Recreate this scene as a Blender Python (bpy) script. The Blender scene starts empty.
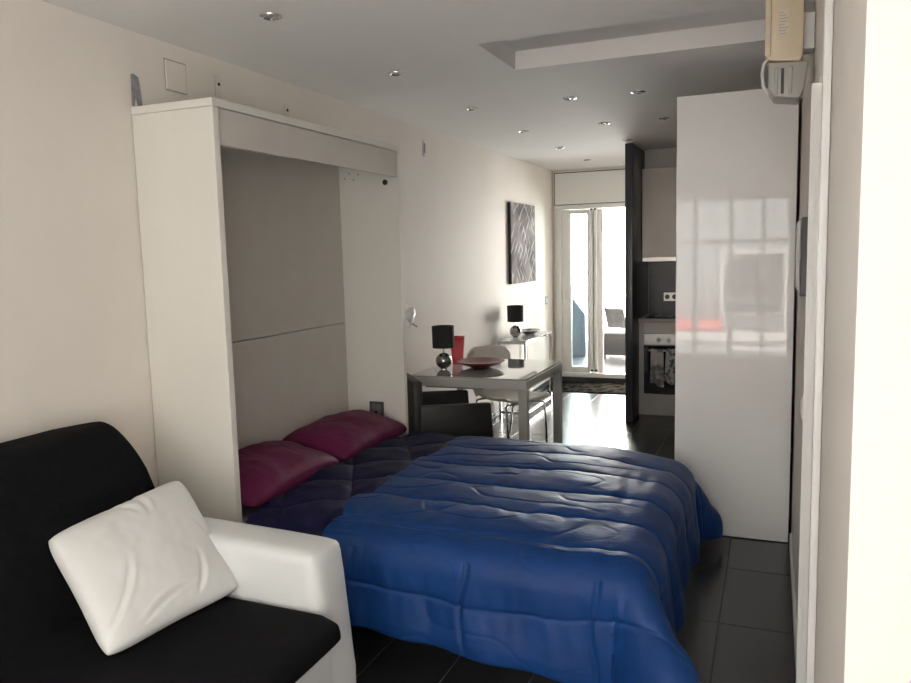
import bpy, bmesh, math, random
import numpy as np
from mathutils import Vector, Matrix, noise

random.seed(7)
scene = bpy.context.scene
COL = scene.collection
PI = math.pi

# ------------------------------------------------------------------ camera
CAM = (2.435, 0.0, 1.575)
F_PX, YAW, PITCH, ROLL = 771.46, 0.391754, 0.1143205, 0.0257603
fw = Vector((-math.sin(YAW) * math.cos(PITCH), math.cos(YAW) * math.cos(PITCH), -math.sin(PITCH)))
r0 = Vector((math.cos(YAW), math.sin(YAW), 0))
d0 = fw.cross(r0)
rt = r0 * math.cos(ROLL) + d0 * math.sin(ROLL)
dn = -r0 * math.sin(ROLL) + d0 * math.cos(ROLL)
cam_d = bpy.data.cameras.new('camera')
cam_d.sensor_width = 36
cam_d.lens = F_PX / 911 * 36
cam_d.clip_start = 0.02
cam = bpy.data.objects.new('camera', cam_d)
COL.objects.link(cam)
M3 = Matrix((rt, -dn, -fw)).transposed()
cam.matrix_world = Matrix.Translation(CAM) @ M3.to_4x4()
scene.camera = cam

# ------------------------------------------------------------------ world, lights, exposure
vs = scene.view_settings
vs.view_transform = 'Standard'
vs.look = 'None'
vs.gamma = 1
vs.use_curve_mapping = False
vs.exposure = -0.25
world = bpy.data.worlds.new('daylight')
scene.world = world
world.use_nodes = True
wn = world.node_tree.nodes['Background']
wn.inputs['Color'].default_value = (1.0, 0.955, 0.89, 1)
wn.inputs['Strength'].default_value = 58.0


def area(name, loc, rot, sx, sy, power, color, portal=False):
    l = bpy.data.lights.new(name, 'AREA')
    l.shape = 'RECTANGLE'
    l.size, l.size_y = sx, sy
    l.energy = power
    l.color = color
    o = bpy.data.objects.new(name, l)
    o.location = loc
    o.rotation_euler = rot
    l.cycles.is_portal = portal
    COL.objects.link(o)
    return o


# daylight portals (sampling only) in the window behind the camera and by the terrace door
area('window_portal', (1.95, -1.04, 1.2), (PI / 2, 0, 0), 2.3, 1.9, 1, (1, 1, 1), True)
area('terrace_portal', (0.62, 9.14, 1.08), (-PI / 2, 0, 0), 1.1, 1.95, 1, (1, 1, 1), True)

H = 2.506          # ceiling height
XR = 2.552         # right wall plane
YF = 9.0           # far wall plane

# ------------------------------------------------------------------ materials
MATS = {}


def mat(name, col, rough=0.5, metal=0.0, var=0.0, scale=6.0, bump=0.0, bscale=60.0, spec=None, coat=0.0,
        stretch=(1, 1, 1), sheen=0.0, bdist=0.01):
    if name in MATS:
        return MATS[name]
    m = bpy.data.materials.new(name)
    m.use_nodes = True
    nt = m.node_tree
    b = nt.nodes['Principled BSDF']
    b.inputs['Base Color'].default_value = (*col, 1)
    b.inputs['Roughness'].default_value = rough
    b.inputs['Metallic'].default_value = metal
    if spec is not None:
        b.inputs['Specular IOR Level'].default_value = spec
    if coat:
        b.inputs['Coat Weight'].default_value = coat
        b.inputs['Coat Roughness'].default_value = 0.03
    if sheen:
        b.inputs['Sheen Weight'].default_value = sheen
        b.inputs['Sheen Roughness'].default_value = 0.5
    tc = nt.nodes.new('ShaderNodeTexCoord')
    mp = nt.nodes.new('ShaderNodeMapping')
    mp.inputs['Scale'].default_value = stretch
    nt.links.new(tc.outputs['Object'], mp.inputs['Vector'])
    if var:
        n = nt.nodes.new('ShaderNodeTexNoise')
        n.inputs['Scale'].default_value = scale
        n.inputs['Detail'].default_value = 5
        nt.links.new(mp.outputs['Vector'], n.inputs['Vector'])
        r = nt.nodes.new('ShaderNodeValToRGB')
        r.color_ramp.elements[0].position = 0.3
        r.color_ramp.elements[1].position = 0.7
        r.color_ramp.elements[0].color = (*[max(0, c * (1 - var)) for c in col], 1)
        r.color_ramp.elements[1].color = (*[min(1, c * (1 + var)) for c in col], 1)
        nt.links.new(n.outputs['Fac'], r.inputs['Fac'])
        nt.links.new(r.outputs['Color'], b.inputs['Base Color'])
    if bump:
        n2 = nt.nodes.new('ShaderNodeTexNoise')
        n2.inputs['Scale'].default_value = bscale
        n2.inputs['Detail'].default_value = 4
        nt.links.new(mp.outputs['Vector'], n2.inputs['Vector'])
        bp = nt.nodes.new('ShaderNodeBump')
        bp.inputs['Strength'].default_value = bump
        bp.inputs['Distance'].default_value = bdist
        nt.links.new(n2.outputs['Fac'], bp.inputs['Height'])
        nt.links.new(bp.outputs['Normal'], b.inputs['Normal'])
    MATS[name] = m
    return m


def glass_mat(name, tint, refl=0.08):
    m = bpy.data.materials.new(name)
    m.use_nodes = True
    nt = m.node_tree
    nt.nodes.clear()
    out = nt.nodes.new('ShaderNodeOutputMaterial')
    tr = nt.nodes.new('ShaderNodeBsdfTransparent')
    tr.inputs['Color'].default_value = (*tint, 1)
    gl = nt.nodes.new('ShaderNodeBsdfGlossy')
    gl.inputs['Roughness'].default_value = 0.01
    fr = nt.nodes.new('ShaderNodeFresnel')
    fr.inputs['IOR'].default_value = 1.45
    mx = nt.nodes.new('ShaderNodeMixShader')
    nt.links.new(fr.outputs['Fac'], mx.inputs['Fac'])
    nt.links.new(tr.outputs['BSDF'], mx.inputs[1])
    nt.links.new(gl.outputs['BSDF'], mx.inputs[2])
    nt.links.new(mx.outputs['Shader'], out.inputs['Surface'])
    MATS[name] = m
    return m


WALL = mat('wall_paint', (0.80, 0.745, 0.685), 0.75, var=0.02, scale=2.5, bump=0.12, bscale=90, bdist=0.003)
CEIL = mat('ceiling_paint', (0.82, 0.80, 0.785), 0.8, var=0.015, scale=2, bump=0.1, bscale=70, bdist=0.003)
WHITE = mat('white_paint', (0.86, 0.83, 0.78), 0.4, var=0.01, scale=3)
MELA = mat('white_melamine', (0.76, 0.73, 0.67), 0.42, var=0.015, scale=8, stretch=(1, 1, 0.15))
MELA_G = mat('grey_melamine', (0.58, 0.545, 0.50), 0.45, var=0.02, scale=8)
LACQ = mat('gloss_lacquer', (0.92, 0.915, 0.90), 0.3, spec=0.4, coat=0.75)
TILE = mat('slate_tile', (0.017, 0.0175, 0.019), 0.27, var=0.25, scale=3.5, bump=0.06, bscale=35, bdist=0.002, spec=0.32)
GROUT = mat('tile_grout', (0.08, 0.08, 0.08), 0.8, var=0.1)
BASED = mat('dark_skirting', (0.03, 0.03, 0.033), 0.4, var=0.2)
CHROME = mat('chrome', (0.75, 0.75, 0.76), 0.08, 1.0)
STEEL = mat('brushed_steel', (0.55, 0.53, 0.50), 0.3, 1.0, var=0.05, scale=40, stretch=(0.05, 1, 1))
ALU = mat('grey_aluminium', (0.50, 0.49, 0.465), 0.42, 0.25, var=0.02, scale=20)
TGLASS = mat('lacquered_table_glass', (0.42, 0.42, 0.40), 0.03, spec=0.6, coat=0.6)
CGLASS = mat('white_table_glass', (0.75, 0.76, 0.76), 0.05, spec=0.6)
BLACKF = mat('black_fabric', (0.0065, 0.0065, 0.0075), 0.9, var=0.25, scale=30, bump=0.35, bscale=700, bdist=0.002, spec=0.06)
WLEATH = mat('white_leather', (0.68, 0.69, 0.69), 0.45, var=0.02, scale=5, bump=0.12, bscale=260, bdist=0.002)
WCLOTH = mat('white_cushion_cloth', (0.70, 0.70, 0.69), 0.6, var=0.02, scale=8, bump=0.1, bscale=300, bdist=0.002)
BLEATH = mat('black_leather', (0.007, 0.007, 0.007), 0.5, var=0.2, scale=20, bump=0.2, bscale=220, bdist=0.002)
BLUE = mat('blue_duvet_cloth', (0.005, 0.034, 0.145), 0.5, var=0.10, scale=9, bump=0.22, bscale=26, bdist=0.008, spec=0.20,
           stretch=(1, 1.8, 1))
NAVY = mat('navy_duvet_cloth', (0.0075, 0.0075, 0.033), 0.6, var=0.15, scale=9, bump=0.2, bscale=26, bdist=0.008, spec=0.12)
PURP = mat('purple_pillow_cloth', (0.105, 0.006, 0.045), 0.58, var=0.12, scale=10, bump=0.2, bscale=22, bdist=0.008, spec=0.3)
MATTR = mat('mattress_cloth', (0.55, 0.53, 0.50), 0.8, var=0.03, scale=30)
BEDM = mat('bed_frame_steel', (0.06, 0.06, 0.065), 0.45, 0.6)
BLKSH = mat('black_lampshade', (0.012, 0.012, 0.013), 0.85, bump=0.2, bscale=400, bdist=0.001)
RED = mat('red_glass', (0.55, 0.010, 0.022), 0.18, coat=0.5)
REDD = mat('red_lacquer_dish', (0.13, 0.010, 0.012), 0.28, coat=0.3)
BLKP = mat('black_plastic', (0.012, 0.012, 0.013), 0.35)
BLKG = mat('black_oven_glass', (0.008, 0.008, 0.009), 0.06, coat=0.5)
PILLAR = mat('charcoal_panel', (0.030, 0.033, 0.038), 0.32, var=0.12, scale=5, stretch=(1, 1, 0.1))
SPLASH = mat('dark_backsplash', (0.035, 0.035, 0.04), 0.3, var=0.2, scale=6)
KCREAM = mat('cream_gloss_front', (0.74, 0.68, 0.61), 0.15, coat=0.6)
KGREY = mat('grey_cabinet', (0.50, 0.47, 0.44), 0.4, var=0.02)
WORKT = mat('worktop', (0.36, 0.33, 0.31), 0.35, var=0.12, scale=60)
BEIGE = mat('beige_plastic', (0.60, 0.51, 0.37), 0.45, var=0.02)
GREYP = mat('grey_plastic', (0.34, 0.33, 0.30), 0.35, var=0.03)
BROWN = mat('brown_plastic', (0.10, 0.06, 0.04), 0.5)
DGREY = mat('dark_grey_plastic', (0.065, 0.065, 0.07), 0.35)
CEMENT = mat('grey_cement', (0.27, 0.27, 0.275), 0.9, var=0.25, scale=40)
PUTTY = mat('wall_putty', (0.72, 0.69, 0.65), 0.85, var=0.05, scale=20)
HOLE = mat('drill_hole', (0.01, 0.01, 0.01), 0.9)
PVC = mat('white_pvc', (0.86, 0.86, 0.84), 0.35)
WSHELL = mat('white_chair_shell', (0.76, 0.73, 0.68), 0.4)
TERRF = mat('terrace_tile', (0.016, 0.017, 0.022), 0.5, spec=0.25, var=0.15, scale=3)
PARAP = mat('blue_grey_parapet', (0.035, 0.045, 0.062), 0.7, var=0.06, scale=3)
WICK = mat('grey_wicker', (0.16, 0.16, 0.17), 0.7)
OUTC = mat('outdoor_cushion', (0.75, 0.75, 0.75), 0.8, var=0.05)
OUTD = mat('grey_outdoor_cushion', (0.20, 0.20, 0.21), 0.8, var=0.1)
AWN = mat('red_awning', (0.30, 0.03, 0.025), 0.7)
LENS = mat('lamp_lens', (0.85, 0.84, 0.80), 0.15, coat=0.5)
GLASS = glass_mat('door_glass', (0.80, 0.90, 0.92))
CLEAR = glass_mat('clear_glass', (0.97, 0.98, 0.98))

# wicker weave
nt = WICK.node_tree
ck = nt.nodes.new('ShaderNodeTexChecker')
ck.inputs['Scale'].default_value = 40
ck.inputs['Color1'].default_value = (0.005, 0.005, 0.006, 1)
ck.inputs['Color2'].default_value = (0.022, 0.022, 0.023, 1)
tcw = nt.nodes.new('ShaderNodeTexCoord')
nt.links.new(tcw.outputs['Object'], ck.inputs['Vector'])
nt.links.new(ck.outputs['Color'], nt.nodes['Principled BSDF'].inputs['Base Color'])


def art_mat():
    m = bpy.data.materials.new('abstract_canvas')
    m.use_nodes = True
    t = m.node_tree
    b = t.nodes['Principled BSDF']
    b.inputs['Roughness'].default_value = 0.9
    b.inputs['Specular IOR Level'].default_value = 0.1
    tc = t.nodes.new('ShaderNodeTexCoord')

    def streaks(rot, stretch, scale, lo, hi, seed):
        mp = t.nodes.new('ShaderNodeMapping')
        mp.vector_type = 'TEXTURE'
        mp.inputs['Rotation'].default_value = (rot, 0, 0)
        mp.inputs['Scale'].default_value = stretch
        mp.inputs['Location'].default_value = (seed, seed, seed)
        t.links.new(tc.outputs['Object'], mp.inputs['Vector'])
        n = t.nodes.new('ShaderNodeTexNoise')
        n.inputs['Scale'].default_value = scale
        n.inputs['Detail'].default_value = 3
        t.links.new(mp.outputs['Vector'], n.inputs['Vector'])
        r = t.nodes.new('ShaderNodeValToRGB')
        r.color_ramp.elements[0].position = lo
        r.color_ramp.elements[1].position = hi
        t.links.new(n.outputs['Fac'], r.inputs['Fac'])
        return r.outputs['Color']

    a = streaks(0.75, (1, 0.5, 0.07), 1.6, 0.55, 0.68, 1.3)
    c = streaks(-0.85, (1, 0.45, 0.06), 1.7, 0.58, 0.70, 5.1)
    base = t.nodes.new('ShaderNodeTexNoise')
    base.inputs['Scale'].default_value = 4
    t.links.new(tc.outputs['Object'], base.inputs['Vector'])
    rb = t.nodes.new('ShaderNodeValToRGB')
    rb.color_ramp.elements[0].position = 0.35
    rb.color_ramp.elements[1].position = 0.65
    rb.color_ramp.elements[0].color = (0.11, 0.095, 0.096, 1)
    rb.color_ramp.elements[1].color = (0.26, 0.23, 0.23, 1)
    t.links.new(base.outputs['Fac'], rb.inputs['Fac'])
    mx = t.nodes.new('ShaderNodeMix')
    mx.data_type = 'RGBA'
    mx.blend_type = 'SCREEN'
    mx.inputs[0].default_value = 0.45
    t.links.new(rb.outputs['Color'], mx.inputs[6])
    t.links.new(a, mx.inputs[7])
    mx2 = t.nodes.new('ShaderNodeMix')
    mx2.data_type = 'RGBA'
    mx2.blend_type = 'SCREEN'
    mx2.inputs[0].default_value = 0.4
    t.links.new(mx.outputs[2], mx2.inputs[6])
    t.links.new(c, mx2.inputs[7])
    t.links.new(mx2.outputs[2], b.inputs['Base Color'])
    return m


def towel_mat(name, c1, c2, scale):
    m = bpy.data.materials.new(name)
    m.use_nodes = True
    t = m.node_tree
    b = t.nodes['Principled BSDF']
    b.inputs['Roughness'].default_value = 0.9
    tc = t.nodes.new('ShaderNodeTexCoord')
    v = t.nodes.new('ShaderNodeTexNoise')
    v.inputs['Scale'].default_value = scale
    v.inputs['Detail'].default_value = 6
    t.links.new(tc.outputs['Object'], v.inputs['Vector'])
    r = t.nodes.new('ShaderNodeValToRGB')
    r.color_ramp.elements[0].position = 0.42
    r.color_ramp.elements[1].position = 0.55
    r.color_ramp.elements[0].color = (*c1, 1)
    r.color_ramp.elements[1].color = (*c2, 1)
    t.links.new(v.outputs['Fac'], r.inputs['Fac'])
    t.links.new(r.outputs['Color'], b.inputs['Base Color'])
    return m


def rug_mat():
    m = towel_mat('dark_patterned_rug', (0.006, 0.006, 0.006), (0.05, 0.045, 0.038), 14)
    m.node_tree.nodes['Principled BSDF'].inputs['Specular IOR Level'].default_value = 0.0
    return m


# ------------------------------------------------------------------ mesh helpers
class MB:
    """collects shapes, built as one mesh object"""

    def __init__(s):
        s.bm = bmesh.new()

    def box(s, x0, x1, y0, y1, z0, z1, bev=0.0, seg=2, mtx=None):
        vs_ = [Vector((x, y, z)) for x in (x0, x1) for y in (y0, y1) for z in (z0, z1)]
        if mtx is not None:
            vs_ = [mtx @ v for v in vs_]
        v = [s.bm.verts.new(p) for p in vs_]
        idx = [(0, 1, 3, 2), (4, 6, 7, 5), (0, 4, 5, 1), (2, 3, 7, 6), (0, 2, 6, 4), (1, 5, 7, 3)]
        fs = [s.bm.faces.new([v[i] for i in f]) for f in idx]
        if bev:
            es = list({e for f in fs for e in f.edges})
            bmesh.ops.bevel(s.bm, geom=es, offset=bev, segments=seg, profile=0.5, affect='EDGES')
        return s

    def prism(s, pts, axis, a0, a1, bev=0.0, seg=3):
        """polygon extruded along axis; pts are the two other coordinates in order"""
        def P(p, a):
            if axis == 'y':
                return (p[0], a, p[1])
            if axis == 'x':
                return (a, p[0], p[1])
            return (p[0], p[1], a)
        A = [s.bm.verts.new(P(p, a0)) for p in pts]
        B = [s.bm.verts.new(P(p, a1)) for p in pts]
        n = len(pts)
        fs = [s.bm.faces.new(A), s.bm.faces.new(B[::-1])]
        for i in range(n):
            fs.append(s.bm.faces.new([A[i], B[i], B[(i + 1) % n], A[(i + 1) % n]]))
        bmesh.ops.recalc_face_normals(s.bm, faces=fs)
        if bev:
            es = list({e for f in fs for e in f.edges})
            bmesh.ops.bevel(s.bm, geom=es, offset=bev, segments=seg, profile=0.5, affect='EDGES')
        return s

    def lathe(s, prof, seg=32, mtx=None, sx=1.0, sy=1.0):
        rings = []
        for r, z in prof:
            if r < 1e-6:
                p = Vector((0, 0, z))
                rings.append([s.bm.verts.new(mtx @ p if mtx is not None else p)])
            else:
                ring = []
                for k in range(seg):
                    a = 2 * PI * k / seg
                    p = Vector((r * sx * math.cos(a), r * sy * math.sin(a), z))
                    ring.append(s.bm.verts.new(mtx @ p if mtx is not None else p))
                rings.append(ring)
        for A, B in zip(rings, rings[1:]):
            for k in range(seg):
                q = [A[k % len(A)], A[(k + 1) % len(A)], B[(k + 1) % len(B)], B[k % len(B)]]
                q2 = []
                for v in q:
                    if v not in q2:
                        q2.append(v)
                if len(q2) > 2:
                    s.bm.faces.new(q2)
        return s

    def tube(s, pts, r, seg=10, caps=True):
        pts = [Vector(p) for p in pts]
        rings = []
        up = Vector((0, 0, 1))
        prev = None
        for i, p in enumerate(pts):
            if i == 0:
                d = pts[1] - pts[0]
            elif i == len(pts) - 1:
                d = pts[-1] - pts[-2]
            else:
                d = (pts[i + 1] - p).normalized() + (p - pts[i - 1]).normalized()
            d.normalize()
            if prev is None:
                n = d.cross(up if abs(d.z) < 0.9 else Vector((1, 0, 0))).normalized()
            else:
                n = (prev - d * prev.dot(d)).normalized()
            prev = n
            b = d.cross(n)
            rings.append([s.bm.verts.new(p + (n * math.cos(2 * PI * k / seg) + b * math.sin(2 * PI * k / seg)) * r)
                          for k in range(seg)])
        for A, B in zip(rings, rings[1:]):
            for k in range(seg):
                s.bm.faces.new([A[k], A[(k + 1) % seg], B[(k + 1) % seg], B[k]])
        if caps:
            s.bm.faces.new(rings[0][::-1])
            s.bm.faces.new(rings[-1])
        return s

    def sphere(s, c, r, u=32, v=20, sc=(1, 1, 1)):
        prof = [(r * math.sin(PI * i / v), -r * math.cos(PI * i / v)) for i in range(v + 1)]
        prof[0] = (0, -r)
        prof[-1] = (0, r)
        m = Matrix.Translation(c) @ Matrix.Diagonal((*sc, 1))
        return s.lathe(prof, u, m)

    def build(s, name, material, parent=None, smooth=35):
        bmesh.ops.recalc_face_normals(s.bm, faces=s.bm.faces)
        me = bpy.data.meshes.new(name)
        s.bm.to_mesh(me)
        s.bm.free()
        if material:
            me.materials.append(material)
        if smooth:
            me.polygons.foreach_set('use_smooth', [True] * len(me.polygons))
            me.set_sharp_from_angle(angle=math.radians(smooth))
        return link(name, me, parent)


def link(name, me, parent=None):
    o = bpy.data.objects.new(name, me)
    COL.objects.link(o)
    if parent is not None:
        o.parent = parent
    return o


def tag(o, label, cat, group=None):
    o['label'] = label
    o['category'] = cat
    if group:
        o['group'] = group
    return o


def thing(name, label, cat, loc=(0, 0, 0), rz=0.0, group=None):
    o = bpy.data.objects.new(name, None)
    o.empty_display_size = 0.1
    COL.objects.link(o)
    o.location = loc
    o.rotation_euler = (0, 0, rz)
    return tag(o, label, cat, group)


def struct(o, label=None):
    o['kind'] = 'structure'
    if label:
        o['label'] = label
    return o


def bx(name, m, parent, x0, x1, y0, y1, z0, z1, bev=0.0, seg=2):
    return MB().box(x0, x1, y0, y1, z0, z1, bev, seg).build(name, m, parent, smooth=0 if bev < 0.009 else 35)


def dup(root, loc, label=None, rz=None):
    r = root.copy()
    COL.objects.link(r)
    r.location = loc
    if rz is not None:
        r.rotation_euler = (0, 0, rz)
    if label:
        r['label'] = label
    for ch in list(root.children):
        c = ch.copy()
        COL.objects.link(c)
        c.parent = r
        for g in list(ch.children):
            d = g.copy()
            COL.objects.link(d)
            d.parent = c
    return r


def grid_mesh(name, P, material, parent=None, closed_u=False):
    """P: (nu, nv, 3) numpy array"""
    nu, nv, _ = P.shape
    verts = P.reshape(-1, 3)
    faces = []
    for i in range(nu - 1 + (1 if closed_u else 0)):
        i2 = (i + 1) % nu
        for j in range(nv - 1):
            faces.append((i * nv + j, i2 * nv + j, i2 * nv + j + 1, i * nv + j + 1))
    me = bpy.data.meshes.new(name)
    me.from_pydata(verts.tolist(), [], faces)
    me.materials.append(material)
    me.polygons.foreach_set('use_smooth', [True] * len(me.polygons))
    me.update()
    return link(name, me, parent)


def fbm(x, y, z, o=3):
    return noise.fractal(Vector((x, y, z)), 1.0, 2.0, o)


# pillows -----------------------------------------------------------
def pillow_mesh(name, w, d, h, material, parent, seed, n=56, pinch=0.12, wr=0.012, creases=(), flat=0.6):
    """w along local y, d along local x; closed cushion shape"""
    bm_ = bmesh.new()
    top, bot = {}, {}
    for i in range(n + 1):
        for j in range(n + 1):
            u, v = -1 + 2 * i / n, -1 + 2 * j / n
            # pulled-in sides, pointed corners
            x = u * d / 2 * (1 - pinch * (1 - abs(v) ** 2) * abs(u) ** 3 * 0.6)
            y = v * w / 2 * (1 - pinch * (1 - abs(u) ** 2) * abs(v) ** 3 * 0.6)
            k = max(0.0, (1 - u * u)) ** 0.42 * max(0.0, (1 - v * v)) ** 0.42
            z = h / 2 * k
            wv = wr * k ** 0.6 * fbm(x * 7 + seed, y * 7, seed, 3)
            rc = 1 - 0.075 * (abs(u) * abs(v)) ** 5
            x, y = x * rc, y * rc
            for (cu, cv, du, dv, ln, dp, wd) in creases:
                L = math.hypot(du, dv)
                a = ((u - cu) * du + (v - cv) * dv) / L
                b = (-(u - cu) * dv + (v - cv) * du) / L + 0.14 * (a / ln) ** 2 * ln
                wv -= dp * math.exp(-(b / wd) ** 2) * math.exp(-(a / ln) ** 4)
                wv += dp * 0.6 * math.exp(-((b - 2.2 * wd) / wd) ** 2) * math.exp(-(a / ln) ** 4)
            top[i, j] = bm_.verts.new((x, y, z + wv))
            if i in (0, n) or j in (0, n):
                bot[i, j] = top[i, j]
            else:
                bot[i, j] = bm_.verts.new((x, y, -z * flat))
    for i in range(n):
        for j in range(n):
            bm_.faces.new([top[i, j], top[i + 1, j], top[i + 1, j + 1], top[i, j + 1]])
            bm_.faces.new([bot[i, j + 1], bot[i + 1, j + 1], bot[i + 1, j], bot[i, j]])
    me_ = bpy.data.meshes.new(name)
    bm_.to_mesh(me_)
    bm_.free()
    me_.materials.append(material)
    me_.polygons.foreach_set('use_smooth', [True] * len(me_.polygons))
    return link(name, me_, parent)


# ================================================================== THE SETTING
# floor: grout bed with separate tiles
fl = MB().box(-0.15, 3.6, -1.05, 9.15, -0.12, -0.0015).build('floor', GROUT)
struct(fl, 'dark grey tiled floor')
tx0, tp, ty0, tq = 1.014, 0.3093, 2.66, 0.604
xs = [tx0 + tp * k for k in range(-4, 9)]
ys = [ty0 + tq * k for k in range(-7, 12)]
tile_cache = {}
for i, xa in enumerate(xs):
    for j, ya in enumerate(ys):
        a0, a1 = max(xa, 0.0) + 0.002, min(xa + tp, 3.4) - 0.002
        b0, b1 = max(ya, -0.9) + 0.002, min(ya + tq, 9.0) - 0.002
        if a1 - a0 < 0.03 or b1 - b0 < 0.03:
            continue
        if a0 > XR + 0.05 and b0 > 1.45:
            continue
        w, l = round(a1 - a0, 4), round(b1 - b0, 4)
        if (w, l) not in tile_cache:
            t_ = MB().box(-w / 2, w / 2, -l / 2, l / 2, -0.0035, 0.0, 0.0012, 1)
            ob = t_.build('tile', TILE, fl)
            tile_cache[(w, l)] = ob.data
        else:
            ob = link('tile', tile_cache[(w, l)], fl)
        ob.location = ((a0 + a1) / 2, (b0 + b1) / 2, 0)

# left wall
struct(MB().box(-0.15, 0.0, -1.05, 9.15, 0, 2.75).build('wall_left', WALL), 'long warm white wall behind sofa and bed cabinet')
bl = MB().box(0.0, 0.011, 4.135, 8.985, 0, 0.058, 0.003, 1)
struct(bl.build('baseboard_left', BASED), 'dark tile skirting along the left wall')
bl = MB().box(0.0, 0.011, -0.88, 2.48, 0, 0.058, 0.003, 1)
struct(bl.build('baseboard_left', BASED))

# right wall with the doorway
wr = MB().box(XR, XR + 0.14, 2.66, 7.95, 0, 2.75)
wr.box(XR, XR + 0.14, 2.24, 2.66, 2.06, 2.75)
struct(wr.build('wall_right', WALL), 'white wall beside the tall gloss cabinet')
wn2 = MB().box(2.562, 2.70, 1.41, 2.24, 0, 2.75).box(2.70, 3.6, 1.41, 1.55, 0, 2.75)
struct(wn2.build('wall_right_corner', WALL), 'wall corner beside the doorway')
struct(MB().box(3.4, 3.55, -1.05, 1.41, 0, 2.75).build('wall_right_side', WALL))
br = MB().box(2.541, XR, 2.70, 4.285, 0, 0.065, 0.003, 1)
struct(br.build('baseboard_right', WHITE), 'white skirting on the right wall')
dd = MB().box(2.60, 2.64, 2.25, 2.65, 0.008, 2.05, 0.003)
door1 = struct(dd.build('door_1', WHITE), 'white door leaf set in the right wall')
tr1 = MB().box(2.531, 2.566, 2.628, 2.658, 0.0, 2.055, 0.003)
tr1 = struct(tr1.build('trim_1', PVC), 'white door casing on the right wall')
for k in range(2):
    bx('casing_bead', PVC, tr1, 2.5305 + 0.010 * k, 2.5365 + 0.010 * k, 2.6245, 2.6285, 0.0, 2.05)
struct(MB().box(2.5405, 2.5605, 2.20, 2.238, 0.0, H, 0.003).build('trim_2', PVC), 'full height white corner strip')

# far wall, shutter box and kitchen walls
wf = MB().box(0.0, 0.035, YF, YF + 0.15, 0, 2.75).box(1.215, 1.4, YF, YF + 0.15, 0, 2.75)
wf.box(0.035, 1.215, YF, YF + 0.15, 2.096, 2.75)
struct(wf.build('wall_far', WALL), 'white end wall around the terrace door')
struct(MB().box(1.225, 1.40, 7.951, YF, 0, 2.75).build('wall_passage', WALL))
struct(MB().box(1.275, 2.70, 7.95, 8.05, 0, 2.75).build('wall_kitchen', SPLASH), 'dark kitchen back wall')
struct(MB().box(1.275, 2.55, 7.66, 7.95, 2.315, H - 0.001).build('trim_3', KGREY), 'grey bulkhead above the kitchen wall cabinet')

# wall with the window behind the camera
wb = MB().box(0.0, 0.8, -1.05, -0.9, 0, 2.75).box(3.1, 3.4, -1.05, -0.9, 0, 2.75)
wb.box(0.8, 3.1, -1.05, -0.9, 2.15, 2.75).box(0.8, 3.1, -1.05, -0.9, 0, 0.25)
struct(wb.build('wall_back', WALL))
wfr = MB()
for x in (0.8, 1.55, 1.95, 2.30, 3.05):
    wfr.box(x, x + 0.05, -1.0, -0.94, 0.25, 2.15)
wfr.box(0.8, 3.1, -1.0, -0.94, 0.25, 0.31).box(0.8, 3.1, -1.0, -0.94, 2.09, 2.15).box(0.8, 3.1, -1.0, -0.94, 1.60, 1.65)
w1 = struct(wfr.build('window_1', PVC), 'white framed window')

# ceiling with its recess
SX0, SY0, SY1, SZ = 1.182, 3.38, 3.938, 2.598
cl = MB().box(-0.1, 3.5, -1.0, SY0, H, 2.75).box(-0.1, 3.5, SY1, 9.1, H, 2.75)
cl.box(-0.1, SX0, SY0, SY1, H, 2.75).box(SX0, 3.5, SY0, SY1, SZ, 2.75)
struct(cl.build('ceiling', CEIL), 'white ceiling with a rectangular recess')

# ---- terrace door
d1 = MB().box(0.035, 1.215, YF - 0.03, YF + 0.10, 0.065, 0.115, 0.004)
d1.box(0.035, 1.215, YF - 0.03, YF + 0.10, 2.045, 2.095, 0.004)
d1.box(0.035, 0.11, YF - 0.03, YF + 0.10, 0.115, 2.045, 0.004)
d1.box(1.165, 1.215, YF - 0.03, YF + 0.10, 0.115, 2.045, 0.004)
door2 = struct(d1.build('door_2', PVC), 'white sliding terrace door')
lf = MB().box(0.112, 0.222, YF - 0.012, YF + 0.03, 0.117, 2.043, 0.004)
lf.box(0.412, 0.44, YF - 0.012, YF + 0.03, 0.117, 2.043, 0.004)
lf.box(0.222, 0.412, YF - 0.012, YF + 0.03, 0.117, 0.19, 0.003).box(0.222, 0.412, YF - 0.012, YF + 0.03, 1.99, 2.043, 0.003)
leaf = lf.build('door_leaf', PVC, door2)
bx('pane', GLASS, leaf, 0.222, 0.412, YF + 0.006, YF + 0.012, 0.19, 1.99)
lf = MB().box(0.535, 0.59, YF + 0.035, YF + 0.08, 0.117, 2.043, 0.004)
lf.box(0.44, 0.535, YF + 0.035, YF + 0.08, 0.117, 2.043, 0.004)
leaf2 = lf.build('door_leaf', PVC, door2)
for x in (0.448, 0.496):
    st = bx('door_stile', PVC, door2, x, x + 0.034, YF - 0.02, YF + 0.034, 0.16, 2.045, 0.006)
    bx('end_cap', BLKP, st, x + 0.006, x + 0.030, YF - 0.024, YF - 0.019, 2.03, 2.06, 0.002)
    bx('end_cap', BLKP, st, x + 0.002, x + 0.036, YF - 0.024, YF - 0.019, 0.140, 0.158, 0.002)
bx('handle', PVC, door2, 0.13, 0.155, YF - 0.045, YF - 0.012, 0.98, 1.12, 0.006)
struct(bx('trim_4', BASED, None, 0.0, 1.22, YF - 0.03, YF + 0.10, 0.0, 0.064), 'dark door step')
sb = thing('shutter_box', 'flat white shutter box panel above the terrace door', 'shutter box', (0.03, YF - 0.02, 2.10))
bx('backing', BLKP, sb, 0.0, 1.18, 0.008, 0.019, 0.0, 0.375)
bx('front_panel', PVC, sb, 0.010, 1.18, -0.006, 0.008, 0.006, 0.365, 0.002)

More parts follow.
